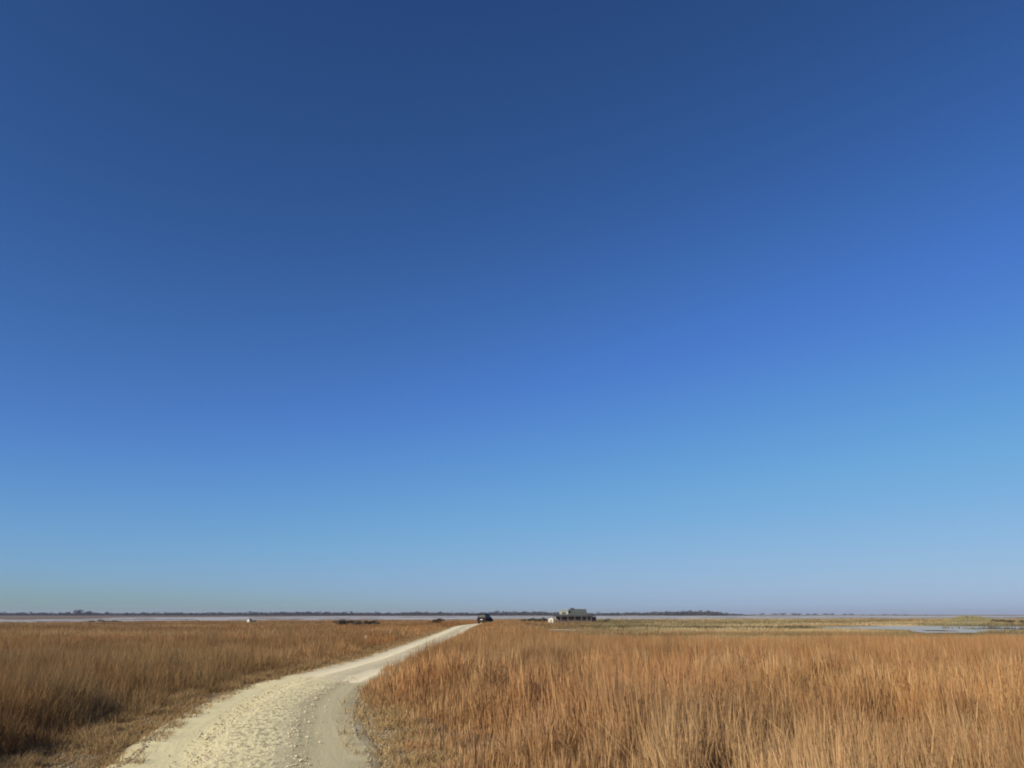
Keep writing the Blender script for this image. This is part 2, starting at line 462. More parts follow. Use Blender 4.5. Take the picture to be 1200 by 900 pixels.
# --- tall bunch grass on the right and round the road's end
def tall_right():
    n = 1200000
    x, y, r = scatter(n, 2.6, 162, -16, A1)
    d = road_d(x, y)
    clump = fnoise(x, y, .55, 21); big = fnoise(x, y, 4.5, 22); huge = fnoise(x, y, 13, 23)
    edge = d - HALF - .15 + .6 * smooth(23, 28, y) * (1 - smooth(52, 75, y)) + (clump - .5) * .9 - (1 - smooth(9, 20, y)) * .55
    keep = (edge > 0) & dry(x, y)
    keep &= rng.random(n) < (.22 + 1.0 * smooth(.36, .62, clump))
    keep &= rng.random(n) < 1 - .78 * smooth(62, 100, y) * (d > 6)
    # grass thins where it is trodden next to the near end of the road
    near_v = (1 - smooth(.2, 2.6, edge)) * (1 - smooth(14, 22, y))
    keep &= rng.random(n) < 1 - .55 * near_v
    x, y, r, d, clump, big, huge, edge, near_v = [q[keep] for q in (x, y, r, d, clump, big, huge, edge, near_v)]
    n = len(x)
    h = (.58 + .42 * smooth(.35, .7, clump) + .34 * (big - .4)) * (.72 + .5 * rng.random(n))
    h *= .22 + .78 * smooth(-.1, 2.2, edge + .35 * smooth(14, 22, y))
    h *= 1 - .38 * near_v
    wide_v = (1 - smooth(.5, 4.5, edge)) * (1 - smooth(9, 18, y))
    h *= 1 - .42 * smooth(40, 74, y) * smooth(6, 14, d)
    h *= 1 - .30 * smooth(70, 110, y)
    h *= 1 - .45 * smooth(50, 75, y) * (1 - smooth(108, 120, y)) * (1 - smooth(2.5, 6, edge))
    w = (.0022 + .00034 * r) * (.7 + .6 * rng.random(n))
    pal = [(.365, .190, .072), (.49, .335, .150), (.27, .125, .048), (.36, .245, .122), (.35, .159, .060), (.175, .081, .032)]
    ra = rng.random(n)
    wt = np.stack([.9 + 0 * ra, 1.6 * smooth(.45, .95, ra) * (.4 + 1.2 * clump), 1.3 * smooth(.5, .8, huge) + .5 * (ra < .22),
                   1.6 * smooth(.55, .82, fnoise(x, y, 2.6, 24)) + 2.2 * wide_v, 1.2 * smooth(.5, .75, big), 1.7 * smooth(.52, .72, fnoise(x, y, 1.1, 26))], 1)
    col = lerp_cols(pal, wt) * (.76 + .46 * rng.random(n))[:, None]
    col *= (.70 + .60 * fnoise(x, y, 1.7, 27))[:, None] * (.82 + .36 * fnoise(x, y, 5.5, 28))[:, None]
    # marshy part in the back is greener and greyer
    back = (smooth(58, 90, y) * smooth(5, 10, d) * smooth(.03, .16, x / y))[:, None]
    col = col * (1 - back) + (np.array([.29, .20, .09]) * (.6 + .8 * huge)[:, None]) * back
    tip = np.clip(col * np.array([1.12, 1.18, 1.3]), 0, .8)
    lean = .05 + .26 * rng.random(n) ** 1.8; lean[rng.random(n) < .035] = .75
    az = 2 * math.pi * rng.random(n)
    face = rng.random(n) * math.pi
    z = height(x, y) - .02
    nearm = r < 22
    headed = rng.random(n) < .4
    P = []
    for sel, seg in ((nearm & headed, 4), (nearm & ~headed, 3), (~nearm, 2)):
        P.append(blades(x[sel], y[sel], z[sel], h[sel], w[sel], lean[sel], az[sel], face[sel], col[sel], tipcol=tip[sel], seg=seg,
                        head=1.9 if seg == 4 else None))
    v, l, s, k = join(P)
    tag(raw_mesh('tall_grass', v, l, s, M_BLADE, col=k), 'tall dry orange-tan bunch grass filling the right of the road', 'grass', kind='stuff')
tall_right()
# --- browner, shorter grass on the left
def left_field():
    n = 1000000
    x, y, r = scatter(n, 4.0, 345, A0, 4)
    d = road_d(x, y)
    clump = fnoise(x, y, .6, 31); big = fnoise(x, y, 6, 32); huge = fnoise(x * .45, y, 13, 33)
    edge = -d - HALF - .25 + (clump - .5) * .7 - .95 * (1 - smooth(10, 23, y))
    keep = (edge > 0) & dry(x, y) & (rng.random(n) < (.35 + .85 * smooth(.3, .62, clump)))
    x, y, r, d, clump, big, huge, edge = [q[keep] for q in (x, y, r, d, clump, big, huge, edge)]
    n = len(x)
    h = (.36 + .30 * smooth(.3, .7, clump) + .50 * (big - .45) + .28 * smooth(.55, .75, fnoise(x, y, 2.2, 38)) - .06 * smooth(25, 50, y)) * (.75 + .5 * rng.random(n))
    h *= .25 + .75 * smooth(0, 1.6, edge)
    h *= 1 - .28 * smooth(45, 120, y)
    w = (.0024 + .00036 * r) * (.7 + .6 * rng.random(n))
    pal = [(.35, .196, .082), (.50, .335, .150), (.24, .122, .048), (.265, .188, .08), (.375, .175, .06), (.14, .095, .05)]
    ra = rng.random(n)
    road_side = np.exp(-edge / 7) * smooth(18, 45, y)
    wt = np.stack([.9 + 0 * ra, .9 * smooth(.5, 1, ra) + 2.0 * smooth(.52, .7, huge), .5 * (ra < .3) + smooth(.5, .7, big),
                   1.5 * smooth(.5, .75, fnoise(x * .4, y, 9, 34)), 1.6 * smooth(.5, .7, fnoise(x * .5, y, 8, 35)) + 1.8 * road_side,
                   1.0 * smooth(.55, .75, fnoise(x, y, 3, 36)) * (1 - smooth(15, 60, y)) + .9 * smooth(.58, .75, fnoise(x * .35, y, 14, 37))], 1)
    col = lerp_cols(pal, wt) * (.7 + .56 * rng.random(n))[:, None]
    col *= (.66 + .68 * fnoise(x * .7, y, 2.4, 39))[:, None] * (.62 + .76 * fnoise(x * .35, y, 11, 40))[:, None]
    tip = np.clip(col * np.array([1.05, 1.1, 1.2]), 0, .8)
    lean = .12 + .4 * rng.random(n) ** 1.6; lean[rng.random(n) < .04] = .85
    az = 2 * math.pi * rng.random(n); face = rng.random(n) * math.pi
    z = height(x, y) - .02
    nearm = r < 24
    P = []
    for sel, seg in ((nearm, 3), (~nearm, 2)):
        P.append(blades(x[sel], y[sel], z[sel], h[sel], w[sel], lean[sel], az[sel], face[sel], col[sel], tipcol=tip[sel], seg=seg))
    v, l, s, k = join(P)
    tag(raw_mesh('field_grass', v, l, s, M_BLADE, col=k), 'brown shorter prairie grass covering the field left of the road', 'grass', kind='stuff')
left_field()
# --- low marsh growth beyond the tall grass on the right and in the middle distance
def marsh():
    n = 380000
    x, y, r = scatter(n, 60, 520, -4, A1, p=.7)
    d = road_d(x, y); a = x / y
    n3 = fnoise(x * .35, y, 15, 13); clump = fnoise(x, y, 2.5, 41)
    keep = ((d > 6) | (y > 252)) & dry(x, y) & (rng.random(n) < .25 + smooth(.3, .6, clump))
    x, y, r, a, n3, clump = [q[keep] for q in (x, y, r, a, n3, clump)]
    n = len(x)
    h = (.22 + .35 * smooth(.4, .75, clump) + .25 * smooth(.45, .7, fnoise(x, y, 9, 42))) * (.6 + .7 * rng.random(n))
    h = np.where((y < 150) & (a > .33), np.minimum(h, .42), h)
    h = h + .55 * np.exp(-((x - 18.5) / 9) ** 2 - ((y - 249) / 5) ** 2) * (.5 + rng.random(n))
    w = .003 + .00045 * r * (.7 + .6 * rng.random(n))
    olive = np.array([.24, .20, .095]); tan = np.array([.46, .36, .20]); dk = np.array([.12, .095, .05]); rust = np.array([.33, .19, .08])
    s = n3[:, None]
    col = olive + (tan - olive) * smooth(.55, .66, s) + (dk - olive) * (1 - smooth(.30, .40, s))
    t = smooth(.5, .7, fnoise(x * .4, y, 16, 43))[:, None]
    t = np.maximum(t, 1.25 * (1 - smooth(.04, .13, a))[:, None] * (.75 + .25 * t))
    col = col * (1 - .7 * t) + rust * .7 * t
    hum = (np.exp(-((a - .556) / .035) ** 2) * np.exp(-((y - 240) / 26) ** 2))[:, None]
    col = col * (1 - hum) + np.array([.25, .22, .10]) * hum
    col = col * (.82 + .36 * rng.random(n))[:, None]
    P = [blades(x, y, height(x, y) - .02, h, w, .1 + .4 * rng.random(n), 2 * math.pi * rng.random(n), rng.random(n) * math.pi, col, seg=2)]
    v, l, s_, k = join(P)
    tag(raw_mesh('marsh_grass', v, l, s_, M_BLADE, col=k), 'low olive and tan marsh grass in flat strips between pond and lake', 'grass', kind='stuff')
marsh()
# --- short dead growth on both verges
def verges():
    n = 600000
    u = rng.random(n); y = 3 * (110 / 3) ** u
    side = np.where(rng.random(n) < .5, -1, 1)
    off = HALF - .30 + rng.random(n) ** 1.1 * np.where(side > 0, 1.5, 1.75)
    x = road_x(y) + side * off
    cl = fnoise(x, y, .35, 51)
    keep = (rng.random(n) < smooth(.16, .48, cl)) & (rng.random(n) < (.15 + .75 * smooth(HALF - .1, HALF + .8, off)) * np.where(side > 0, .42, 1))
    x, y, cl, side = x[keep], y[keep], cl[keep], side[keep]; n = len(x)
    r = np.hypot(x, y)
    h = (.04 + .13 * smooth(.4, .75, cl)) * (.5 + rng.random(n))
    w = .003 + .0005 * r
    pal = [(.56, .41, .20), (.38, .26, .12), (.24, .15, .07), (.46, .34, .16)]
    wt = rng.random((n, 4)) ** 2
    wt[:, 1] += (side < 0) * .25; wt[:, 2] += (side < 0) * .3
    col = lerp_cols(pal, wt) * (.7 + .6 * rng.random(n))[:, None]
    P = [blades(x, y, height(x, y) - .01, h, w, .3 + .7 * rng.random(n), 2 * math.pi * rng.random(n), rng.random(n) * math.pi, col, seg=2)]
    v, l, s, k = join(P)
    tag(raw_mesh('verge_grass', v, l, s, M_BLADE, col=k), 'short trodden dead grass along both edges of the gravel road', 'grass', kind='stuff')
verges()
# --- loose stones
def stones():
    bm = bmesh.new(); bmesh.ops.create_icosphere(bm, subdivisions=1, radius=1)
    base = np.array([v.co[:] for v in bm.verts]); F = np.array([[v.index for v in f.verts] for f in bm.faces]); bm.free()
    n = 60000
    u = rng.random(n); y = 4 * (48 / 4) ** u
    kind = rng.random(n)
    mid = (kind < .6) & (y < 25)
    off = np.where(mid, rng.normal(-.05, .34, n), np.where(kind < .85, HALF - .05 + rng.random(n) ** 1.3 * 1.3, -HALF + .1 - rng.random(n) ** 1.3 * 1.2))
    x = road_x(y) + off
    keep = (fnoise(x, y, .8, 61) > .36) | (rng.random(n) < .4)
    x, y, mid, off = x[keep], y[keep], mid[keep], off[keep]; n = len(x)
    s = (.006 + .016 * rng.random(n) ** 3) * np.where(mid, 1, 1.2) * (1 + .012 * y)
    S = base[None] * s[:, None, None] * (np.array([1, 1, .62]) * (.7 + .6 * rng.random((n, 1, 3)))) * (.8 + .4 * rng.random((n, 12, 1)))
    a = rng.random(n) * 6.28
    cx = S[:, :, 0] * np.cos(a)[:, None] - S[:, :, 1] * np.sin(a)[:, None]; cy = S[:, :, 0] * np.sin(a)[:, None] + S[:, :, 1] * np.cos(a)[:, None]
    z0 = np.where(np.abs(off) < HALF, .040, height(x, y) + .004)
    V = np.stack([cx + x[:, None], cy + y[:, None], S[:, :, 2] + z0[:, None]], -1)
    K = lerp_cols([(.64, .57, .38), (.50, .43, .27), (.30, .25, .16), (.70, .63, .45)], rng.random((n, 4)) ** 2) * np.where(mid, 1, np.where(off > 0, .6, .5))[:, None]
    K = np.repeat(K[:, None], 12, 1)
    Lp = (np.arange(n)[:, None, None] * 12 + F[None]).ravel()
    tag(raw_mesh('gravel', V.reshape(-1, 3), Lp, np.full(n * len(F), 3), M_STONE, col=K.reshape(-1, 3)),
        'loose limestone chips along the middle and edges of the road', 'gravel', kind='stuff')
stones()

# ------------------------------------------------------------------ trees, shrubs
def leaf_cloud(n, rx, ry, rz, cz, size, pal, seed, lobes=6, squash=1.0):
    """leaf-clump faces spread through several uneven lobes"""
    g = np.random.default_rng(seed)
    lc = g.normal(0, .42, (lobes, 3)) * np.array([rx, ry, rz * .75]); lr = .35 + .35 * g.random(lobes)
    k = g.integers(0, lobes, n)
    p = g.normal(0, 1, (n, 3)); p /= np.linalg.norm(p, axis=1)[:, None]
    p *= (g.random(n) ** .45)[:, None]
    P = lc[k] + p * lr[k][:, None] * np.array([rx, ry, rz])
    P[:, 2] = np.maximum(P[:, 2], -rz * .95) + cz
    s = size * (.6 + .8 * g.random(n))
    a = g.normal(0, 1, (n, 3)); a /= np.linalg.norm(a, axis=1)[:, None]
    b = np.cross(a, g.normal(0, 1, (n, 3))); b /= np.linalg.norm(b, axis=1)[:, None]
    q = np.stack([P - a * s[:, None], P + b * s[:, None] * .7, P + a * s[:, None], P - b * s[:, None] * .7], 1)
    shade = (.55 + .9 * g.random(lobes))[k] * (.7 + .6 * g.random(n))
    col = np.asarray(pal)[g.integers(0, len(pal), n)] * shade[:, None]
    return q.reshape(-1, 3), np.repeat(col, 4, 0)
def cloud_obj(name, Vs, Ks, parent=None):
    V = np.concatenate(Vs); K = np.concatenate(Ks)
    return raw_mesh(name, V, np.arange(len(V)), np.full(len(V) // 4, 4), M_LEAF, parent, col=K)
def stems_obj(name, h, r, seed, parent, n=5):
    g = random.Random(seed); bm = bmesh.new()
    for k in range(n):
        a = g.random() * 6.28; l = r * g.uniform(.2, .8)
        add_tube(bm, [(.1 * math.cos(a), .1 * math.sin(a), -.15), (l * .5 * math.cos(a), l * .5 * math.sin(a), h * .45), (l * math.cos(a), l * math.sin(a), h * .85)], [.05, .035, .012], 5)
    return obj(name, bm, M_BARK, parent)
def shrub(loc, w, d, h, pal, seed, label, group=None, n=420, size=.11):
    t = empty('shrub', loc, label=label, cat='shrub', group=group)
    v, k = leaf_cloud(n, w / 2, d / 2, h / 2, h / 2, size, pal, seed, lobes=7)
    cloud_obj('foliage', [v], [k], t); stems_obj('stem', h, w / 2, seed, t)
    return t
def zh(x, y): return float(height(np.array([x]), np.array([y]))[0])
GREEN_DK = [(.045, .055, .03), (.06, .065, .032), (.035, .04, .025)]
BROWN = [(.12, .07, .04), (.09, .055, .035), (.15, .09, .05)]
GREY = [(.085, .08, .06), (.11, .10, .07), (.06, .06, .045)]
def at_bearing(px, y): return (px - 600) / 962.7 * y

# dark thicket in the left field, far off
for i, (px, y, w, h, lab) in enumerate([
        (398, 172, 2.6, .75, 'dark grey-green shrub at the left end of the row in the left field'),
        (407, 176, 3.0, .95, 'dark grey-green shrub second from the left end of the row in the left field'),
        (417, 170, 3.2, 1.05, 'broad dark grey-green shrub in the middle of the row in the left field'),
        (426, 175, 2.8, .95, 'dark grey-green shrub second from the road end of the row in the left field'),
        (437, 180, 2.8, .7, 'low dark grey-green shrub nearest the road in the row in the left field')]):
    x = at_bearing(px, y); shrub((x, y, zh(x, y)), w, 2.0, h + .55, [(.06, .06, .042), (.08, .075, .05), (.045, .045, .035)], 100 + i, lab, 'shrubs in a row in the left field', n=520)
x = at_bearing(512, 160); shrub((x, 160, zh(x, 160)), 2.9, 1.6, 1.25, [(.075, .042, .026), (.055, .034, .022), (.10, .055, .03)], 120, 'dark brown rounded shrub beside the far end of the road', n=650)
for i, (px, y, w, lab) in enumerate([
        (108, 252, 4.2, 'low olive shrub on the near shore of the lake, left one of three'),
        (124, 250, 4.8, 'low olive shrub on the near shore of the lake, middle one of three'),
        (139, 253, 3.6, 'low olive shrub on the near shore of the lake, right one of three')]):
    x = at_bearing(px, y); shrub((x, y, zh(x, y)), w, 2.2, .9, [(.10, .09, .05), (.075, .07, .045)], 130 + i, lab, 'low shrubs on the near lake shore')
# evergreen row left of the house
row = ['leftmost low evergreen shrub in the row beside the dark house', 'low evergreen shrub second from the left in the row beside the house',
       'evergreen shrub in the middle of the row beside the dark house', 'evergreen shrub next but one to the pale shed',
       'tallest evergreen shrub in the row, next to the pale shed']
for i, lab in enumerate(row):
    px = 615.5 + i * 5.6; y = 266 + (i % 2) * 2
    x = at_bearing(px, y); shrub((x, y, zh(x, y)), 2.3, 1.8, 1.25 + .13 * i, GREEN_DK, 140 + i, lab, 'evergreen shrubs in a row beside the house', n=420)
# growth to the right of the house and on the far bank
x = at_bearing(709, 250); shrub((x, 250, zh(x, 250)), 4.6, 2.4, 1.5, [(.14, .12, .06), (.11, .095, .05), (.17, .13, .07)], 160, 'broad olive-brown shrub to the right of the dark house', n=600)
for i, (px, y, w, h, lab) in enumerate([
        (1168, 232, 3.2, 1.0, 'dark brown shrub nearest the grassy mound on the bank behind the pond'),
        (1183, 228, 4.2, 1.15, 'widest dark brown shrub on the bank behind the pond'),
        (1196, 232, 2.6, .95, 'dark brown shrub farthest from the mound on the bank behind the pond')]):
    x = at_bearing(px, y); shrub((x, y, zh(x, y)), w, 2, h, [(.05, .04, .035), (.075, .055, .045)], 170 + i, lab, 'dark shrubs on the bank behind the pond')

# far wood: one mass along the far shore, its top uneven
def wood(name, a0, a1, y0, y1, hf, n_trees, seed, label):
    g = np.random.default_rng(seed); Vs = []; Ks = []
    for i in range(n_trees):
        a = a0 + (a1 - a0) * (i + g.random()) / n_trees
        y = y0 + (y1 - y0) * g.random(); x = a * y
        px = 600 + 962.7 * a
        hh = hf(px) * (.75 + .4 * g.random()) * y / 1700
        w = hh * (.5 + .4 * g.random())
        v, k = leaf_cloud(40, w * 1.3, w, hh * .46, hh * .40 - .8, hh * .13, [(.06, .055, .05), (.075, .07, .055), (.05, .05, .042)], seed * 1000 + i, lobes=3)
        v[:, 0] += x; v[:, 1] += y; v[:, 2] += -.6
        Vs.append(v); Ks.append(k)
    o = cloud_obj(name, Vs, Ks)
    return tag(o, label, 'wood', kind='stuff')
def hl(px):
    n = float(vnoise(np.array([px]), np.array([0.]), 22, 9)[0]) * .8 + float(vnoise(np.array([px]), np.array([9.]), 6, 4)[0]) * .45
    env = np.interp(px, [-200, 0, 180, 240, 300, 330, 380, 450, 560, 590, 640, 700, 740, 780, 830, 860, 880], [6.6, 6.6, 5.8, 6.2, 6.6, 7.6, 7.4, 6.8, 6.6, 7.8, 7, 5.2, 6.5, 8, 9, 5.5, 2])
    return env * 1.3 * (.84 + .24 * n)
wood('far_wood', -.85, .29, 1660, 1800, hl, 1900, 5, 'dark level wood along the whole far shore')
# single trees that stand clear of it
def tree(loc, h, w, seed, label, group, pal):
    t = empty('far_tree', loc, label=label, cat='tree', group=group)
    g = random.Random(seed); bm = bmesh.new()
    add_tube(bm, [(0, 0, -.5), (.05 * h * g.uniform(-1, 1), 0, h * .35), (.06 * h * g.uniform(-1, 1), 0, h * .8)], [h * .035, h * .026, h * .008], 6)
    for k in range(5):
        a = g.random() * 6.28; z = h * g.uniform(.25, .5)
        add_tube(bm, [(0, 0, z), (w * .3 * math.cos(a), w * .3 * math.sin(a), z + h * .2), (w * .42 * math.cos(a), w * .42 * math.sin(a), z + h * .34)], [h * .014, h * .009, h * .003], 5)
    obj('trunk', bm, M_BARK, t)
    v, k = leaf_cloud(260, w * .62, w * .6, h * .40, h * .36, h * .075, pal, seed, lobes=8)
    cloud_obj('crown', [v], [k], t)
FARPAL = [(.065, .06, .05), (.08, .075, .055), (.05, .05, .042)]
for i, (px, h, w, lab) in enumerate([(80, 11.5, 8, 'lone tree rising from the far wood, smallest of the three at the left'),
                                     (92, 16, 14, 'tallest tree rising from the far wood at the left'),
                                     (104, 12.5, 11, 'tree rising from the far wood, rightmost of the three at the left')]):
    y = 1650 + 10 * i; tree((at_bearing(px, y), y, -.6), h, w, 200 + i, lab, 'trees rising from the far wood', FARPAL)
far = [(884, 5.5, 8), (893, 8, 8), (908, 8.5, 13), (917, 9, 12), (930, 9, 11), (935, 8, 9), (948, 7, 9), (956, 7.5, 10), (967, 8, 10), (976, 7, 8),
       (990, 7, 9), (998, 7, 8), (1010, 4, 7), (1022, 4.5, 8), (1036, 5.5, 10), (1048, 5, 10), (1060, 5, 9), (1085, 3.5, 7)]
for i, (px, h, w) in enumerate(far):
    y = 2120 + 25 * (i % 3)
    tree((at_bearing(px, y), y, -.6), h * .95, w * 1.5, 230 + i, 'small hazy tree on the distant shore, in the thin broken line beyond the lake', 'scattered trees on the distant shore', FARPAL)

# ------------------------------------------------------------------ house with green roof, shed beside it
def house():
    x, y = 19.2, 256.0; z = zh(x, y) - .05
    t = empty('house', (x, y, z), R(-4), label='low dark wooden house with green roof and long porch, by the marsh', cat='house')
    # local: x along the front (6.2 m each way), -y to the front
    bm = bmesh.new(); add_box(bm, (.2, 1.2, 1.1), (11.4, 6.2, 2.4)); obj('wall', bm, M_WALL, t)
    for wx in (-3.6, -1.2, 2.2, 4.6):
        wo = box('window', (wx, -1.93, 1.35), (1.1, .08, .9), M_POSTP, t)
        box('pane', (wx, -1.985, 1.35), (.9, .03, .72), M_WIN, wo)
    do = box('door', (.5, -1.94, 1.0), (1.0, .08, 2.0), M_WALL, t)
    bm = bmesh.new(); add_tube(bm, [(.88, -2.0, 1.0), (.88, -2.08, 1.0)], [.03, .03], 8); obj('handle', bm, M_RIM, do)
    # porch: sloping dark roof on pale posts, plank floor
    bm = bmesh.new()
    pts = [(-6.3, -3.7, 2.02), (5.6, -3.7, 2.02), (5.6, -1.6, 2.55), (-6.3, -1.6, 2.55)]
    lo = [bm.verts.new(p) for p in pts]; hi = [bm.verts.new((p[0], p[1], p[2] + .16)) for p in pts]
    bm.faces.new(lo[::-1]); bm.faces.new(hi)
    for k in range(4): bm.faces.new((lo[k], lo[(k + 1) % 4], hi[(k + 1) % 4], hi[k]))
    obj('porch_roof', bm, M_ROOF2, t)
    box('porch_floor', (-.35, -2.75, .12), (11.6, 1.7, .24), M_WALL, t)
    for wx in (-6.0, -3.9, -1.8, .3, 2.4, 4.0, 5.4): box('porch_post', (wx, -3.5, 1.1), (.17, .17, 1.9), M_POSTP, t)
    bm = bmesh.new()
    for zz in (.55, .95): add_box(bm, (-.35, -3.5, zz), (11.4, .06, .09))
    obj('railing', bm, M_WALL, t)
    # main roof, ridge along the front, higher right of the pale sunlit-slope block
    bm = bmesh.new()
    x0, x1 = -1.6, 4.0
    prof = [(-2.4, 2.55), (1.2, 4.25), (4.8, 2.55), (4.8, 2.35), (1.2, 3.9), (-2.4, 2.35)]
    a = [bm.verts.new((x0, p[0], p[1])) for p in prof]; b = [bm.verts.new((x1, p[0], p[1])) for p in prof]
    bm.faces.new(a); bm.faces.new(b[::-1])
    for k in range(6): bm.faces.new((a[k], b[k], b[(k + 1) % 6], a[(k + 1) % 6]))
    rf = obj('roof', bm, M_ROOF, t)
    for xx in (x0 + .25, x1 - .25):
        bm = bmesh.new()
        g = [bm.verts.new((xx + q, p[0], p[1])) for q in (-.06, .06) for p in ((-1.8, 2.32), (1.2, 3.86), (4.2, 2.32))]
        bm.faces.new(g[:3]); bm.faces.new(g[3:][::-1])
        for k in range(3): bm.faces.new((g[k], g[3 + k], g[3 + (k + 1) % 3], g[(k + 1) % 3]))
        obj('gable', bm, M_WALL, t)
    ch = box('chimney', (-.4, 1.0, 4.1), (1.1, .9, .7), M_ROOF2, rf); box('chimney_cap', (-.4, 1.0, 4.5), (1.3, 1.1, .14), M_ROOF2, rf)
    # block for the roof's sunlit left slope, the sunlight put in its pale colour
    box('sunlit_slope_block', (-3.05, .6, 3.0), (2.7, 4.8, 1.55), M_PALE, t)
    box('sunlit_slope_top', (-3.05, .6, 3.85), (3.0, 5.1, .14), M_PALE, t)
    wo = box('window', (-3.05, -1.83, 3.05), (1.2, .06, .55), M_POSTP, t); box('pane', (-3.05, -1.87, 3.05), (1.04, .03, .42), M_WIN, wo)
    # lean-to at the right
    box('lean_to', (6.45, 1.4, .95), (.9, 4.6, 1.9), M_WALL, t)
    bm = bmesh.new()
    pts = [(5.95, -1.2, 2.2), (7.1, -1.2, 1.9), (7.1, 4.0, 1.9), (5.95, 4.0, 2.2)]
    lo = [bm.verts.new(p) for p in pts]; hi = [bm.verts.new((p[0], p[1], p[2] + .12)) for p in pts]
    bm.faces.new(lo[::-1]); bm.faces.new(hi)
    for k in range(4): bm.faces.new((lo[k], lo[(k + 1) % 4], hi[(k + 1) % 4], hi[k]))
    obj('lean_to_roof', bm, M_ROOF2, t)
house()
def shed(loc, rz, w, d, h, label, group=None):
    t = empty('shed', loc, rz, label=label, cat='shed', group=group)
    prism('wall', [(-w / 2, -.1), (w / 2, -.1), (w / 2, h * .78), (0, h), (-w / 2, h * .78)], -d / 2, d / 2, M_WHITE, t)
    bm = bmesh.new()
    for s in (-1, 1):
        p = [(0, h + .03), (s * (w / 2 + .12), h * .78 - .02), (s * (w / 2 + .12), h * .78 + .05), (0, h + .10)]
        a = [bm.verts.new((q[0], -d / 2 - .1, q[1])) for q in p]; b = [bm.verts.new((q[0], d / 2 + .1, q[1])) for q in p]
        bm.faces.new(a); bm.faces.new(b[::-1])
        for k in range(4): bm.faces.new((a[k], b[k], b[(k + 1) % 4], a[(k + 1) % 4]))
    obj('roof', bm, M_POSTP, t)
    dr = box('door', (0, -d / 2 - .02, h * .34), (w * .45, .05, h * .62), M_PALE, t)
    box('handle', (w * .16, -d / 2 - .06, h * .34), (.05, .05, .14), M_ROOF2, dr)
    return t
x, y = 12.1, 254.5; shed((x, y, zh(x, y)), R(-8), 1.5, 2.0, 1.75, 'small pale shed standing between the evergreen shrubs and the house')
x, y = at_bearing(293, 250), 250; shed((x, y, zh(x, y)), R(-25), 0.85, 1.1, 1.25, 'small white hut alone at the edge of the left field, a dark shrub beside it')
x = at_bearing(298.5, 250.5); shrub((x, 250.5, zh(x, 250.5)), 1.5, 1.2, .95, [(.085, .07, .045), (.06, .05, .035)], 181, 'small dark shrub against the right side of the lone white hut', n=260)

# ------------------------------------------------------------------ marker post near the road
def post():
    x, y = -8.8, 50.0; t = empty('marker_post', (x, y, zh(x, y)), label='short pale weathered marker post in the grass left of the road', cat='post')
    bm = bmesh.new(); add_box(bm, (0, 0, .25), (.15, .15, .60), .012, R(20)); obj('shaft', bm, M_WOOD, t)
    bm = bmesh.new(); add_box(bm, (0, 0, .585), (.17, .17, .07), .01, R(20), taper=(.35, .35)); obj('cap', bm, M_WOOD, t)
post()
# ------------------------------------------------------------------ white bird on the lake
def bird():
    x = at_bearing(160, 292); t = empty('water_bird', (x, 292, LAKE), R(25), label='white long-necked bird floating on the lake at the left', cat='bird')
    bm = bmesh.new()
    add_tube(bm, [(-.62, 0, .16), (-.45, 0, .15), (-.2, 0, .13), (.1, 0, .13), (.32, 0, .17), (.42, 0, .3), (.36, 0, .48), (.37, 0, .62), (.44, 0, .70), (.54, 0, .69), (.6, 0, .67)],
             [.03, .12, .2, .22, .15, .07, .05, .045, .055, .06, .03], 10)
    obj('body', bm, M_FEATHER, t, True)
    bm = bmesh.new(); add_tube(bm, [(.59, 0, .67), (.70, 0, .645)], [.025, .008], 6); obj('beak', bm, M_BEAK, t)
bird()

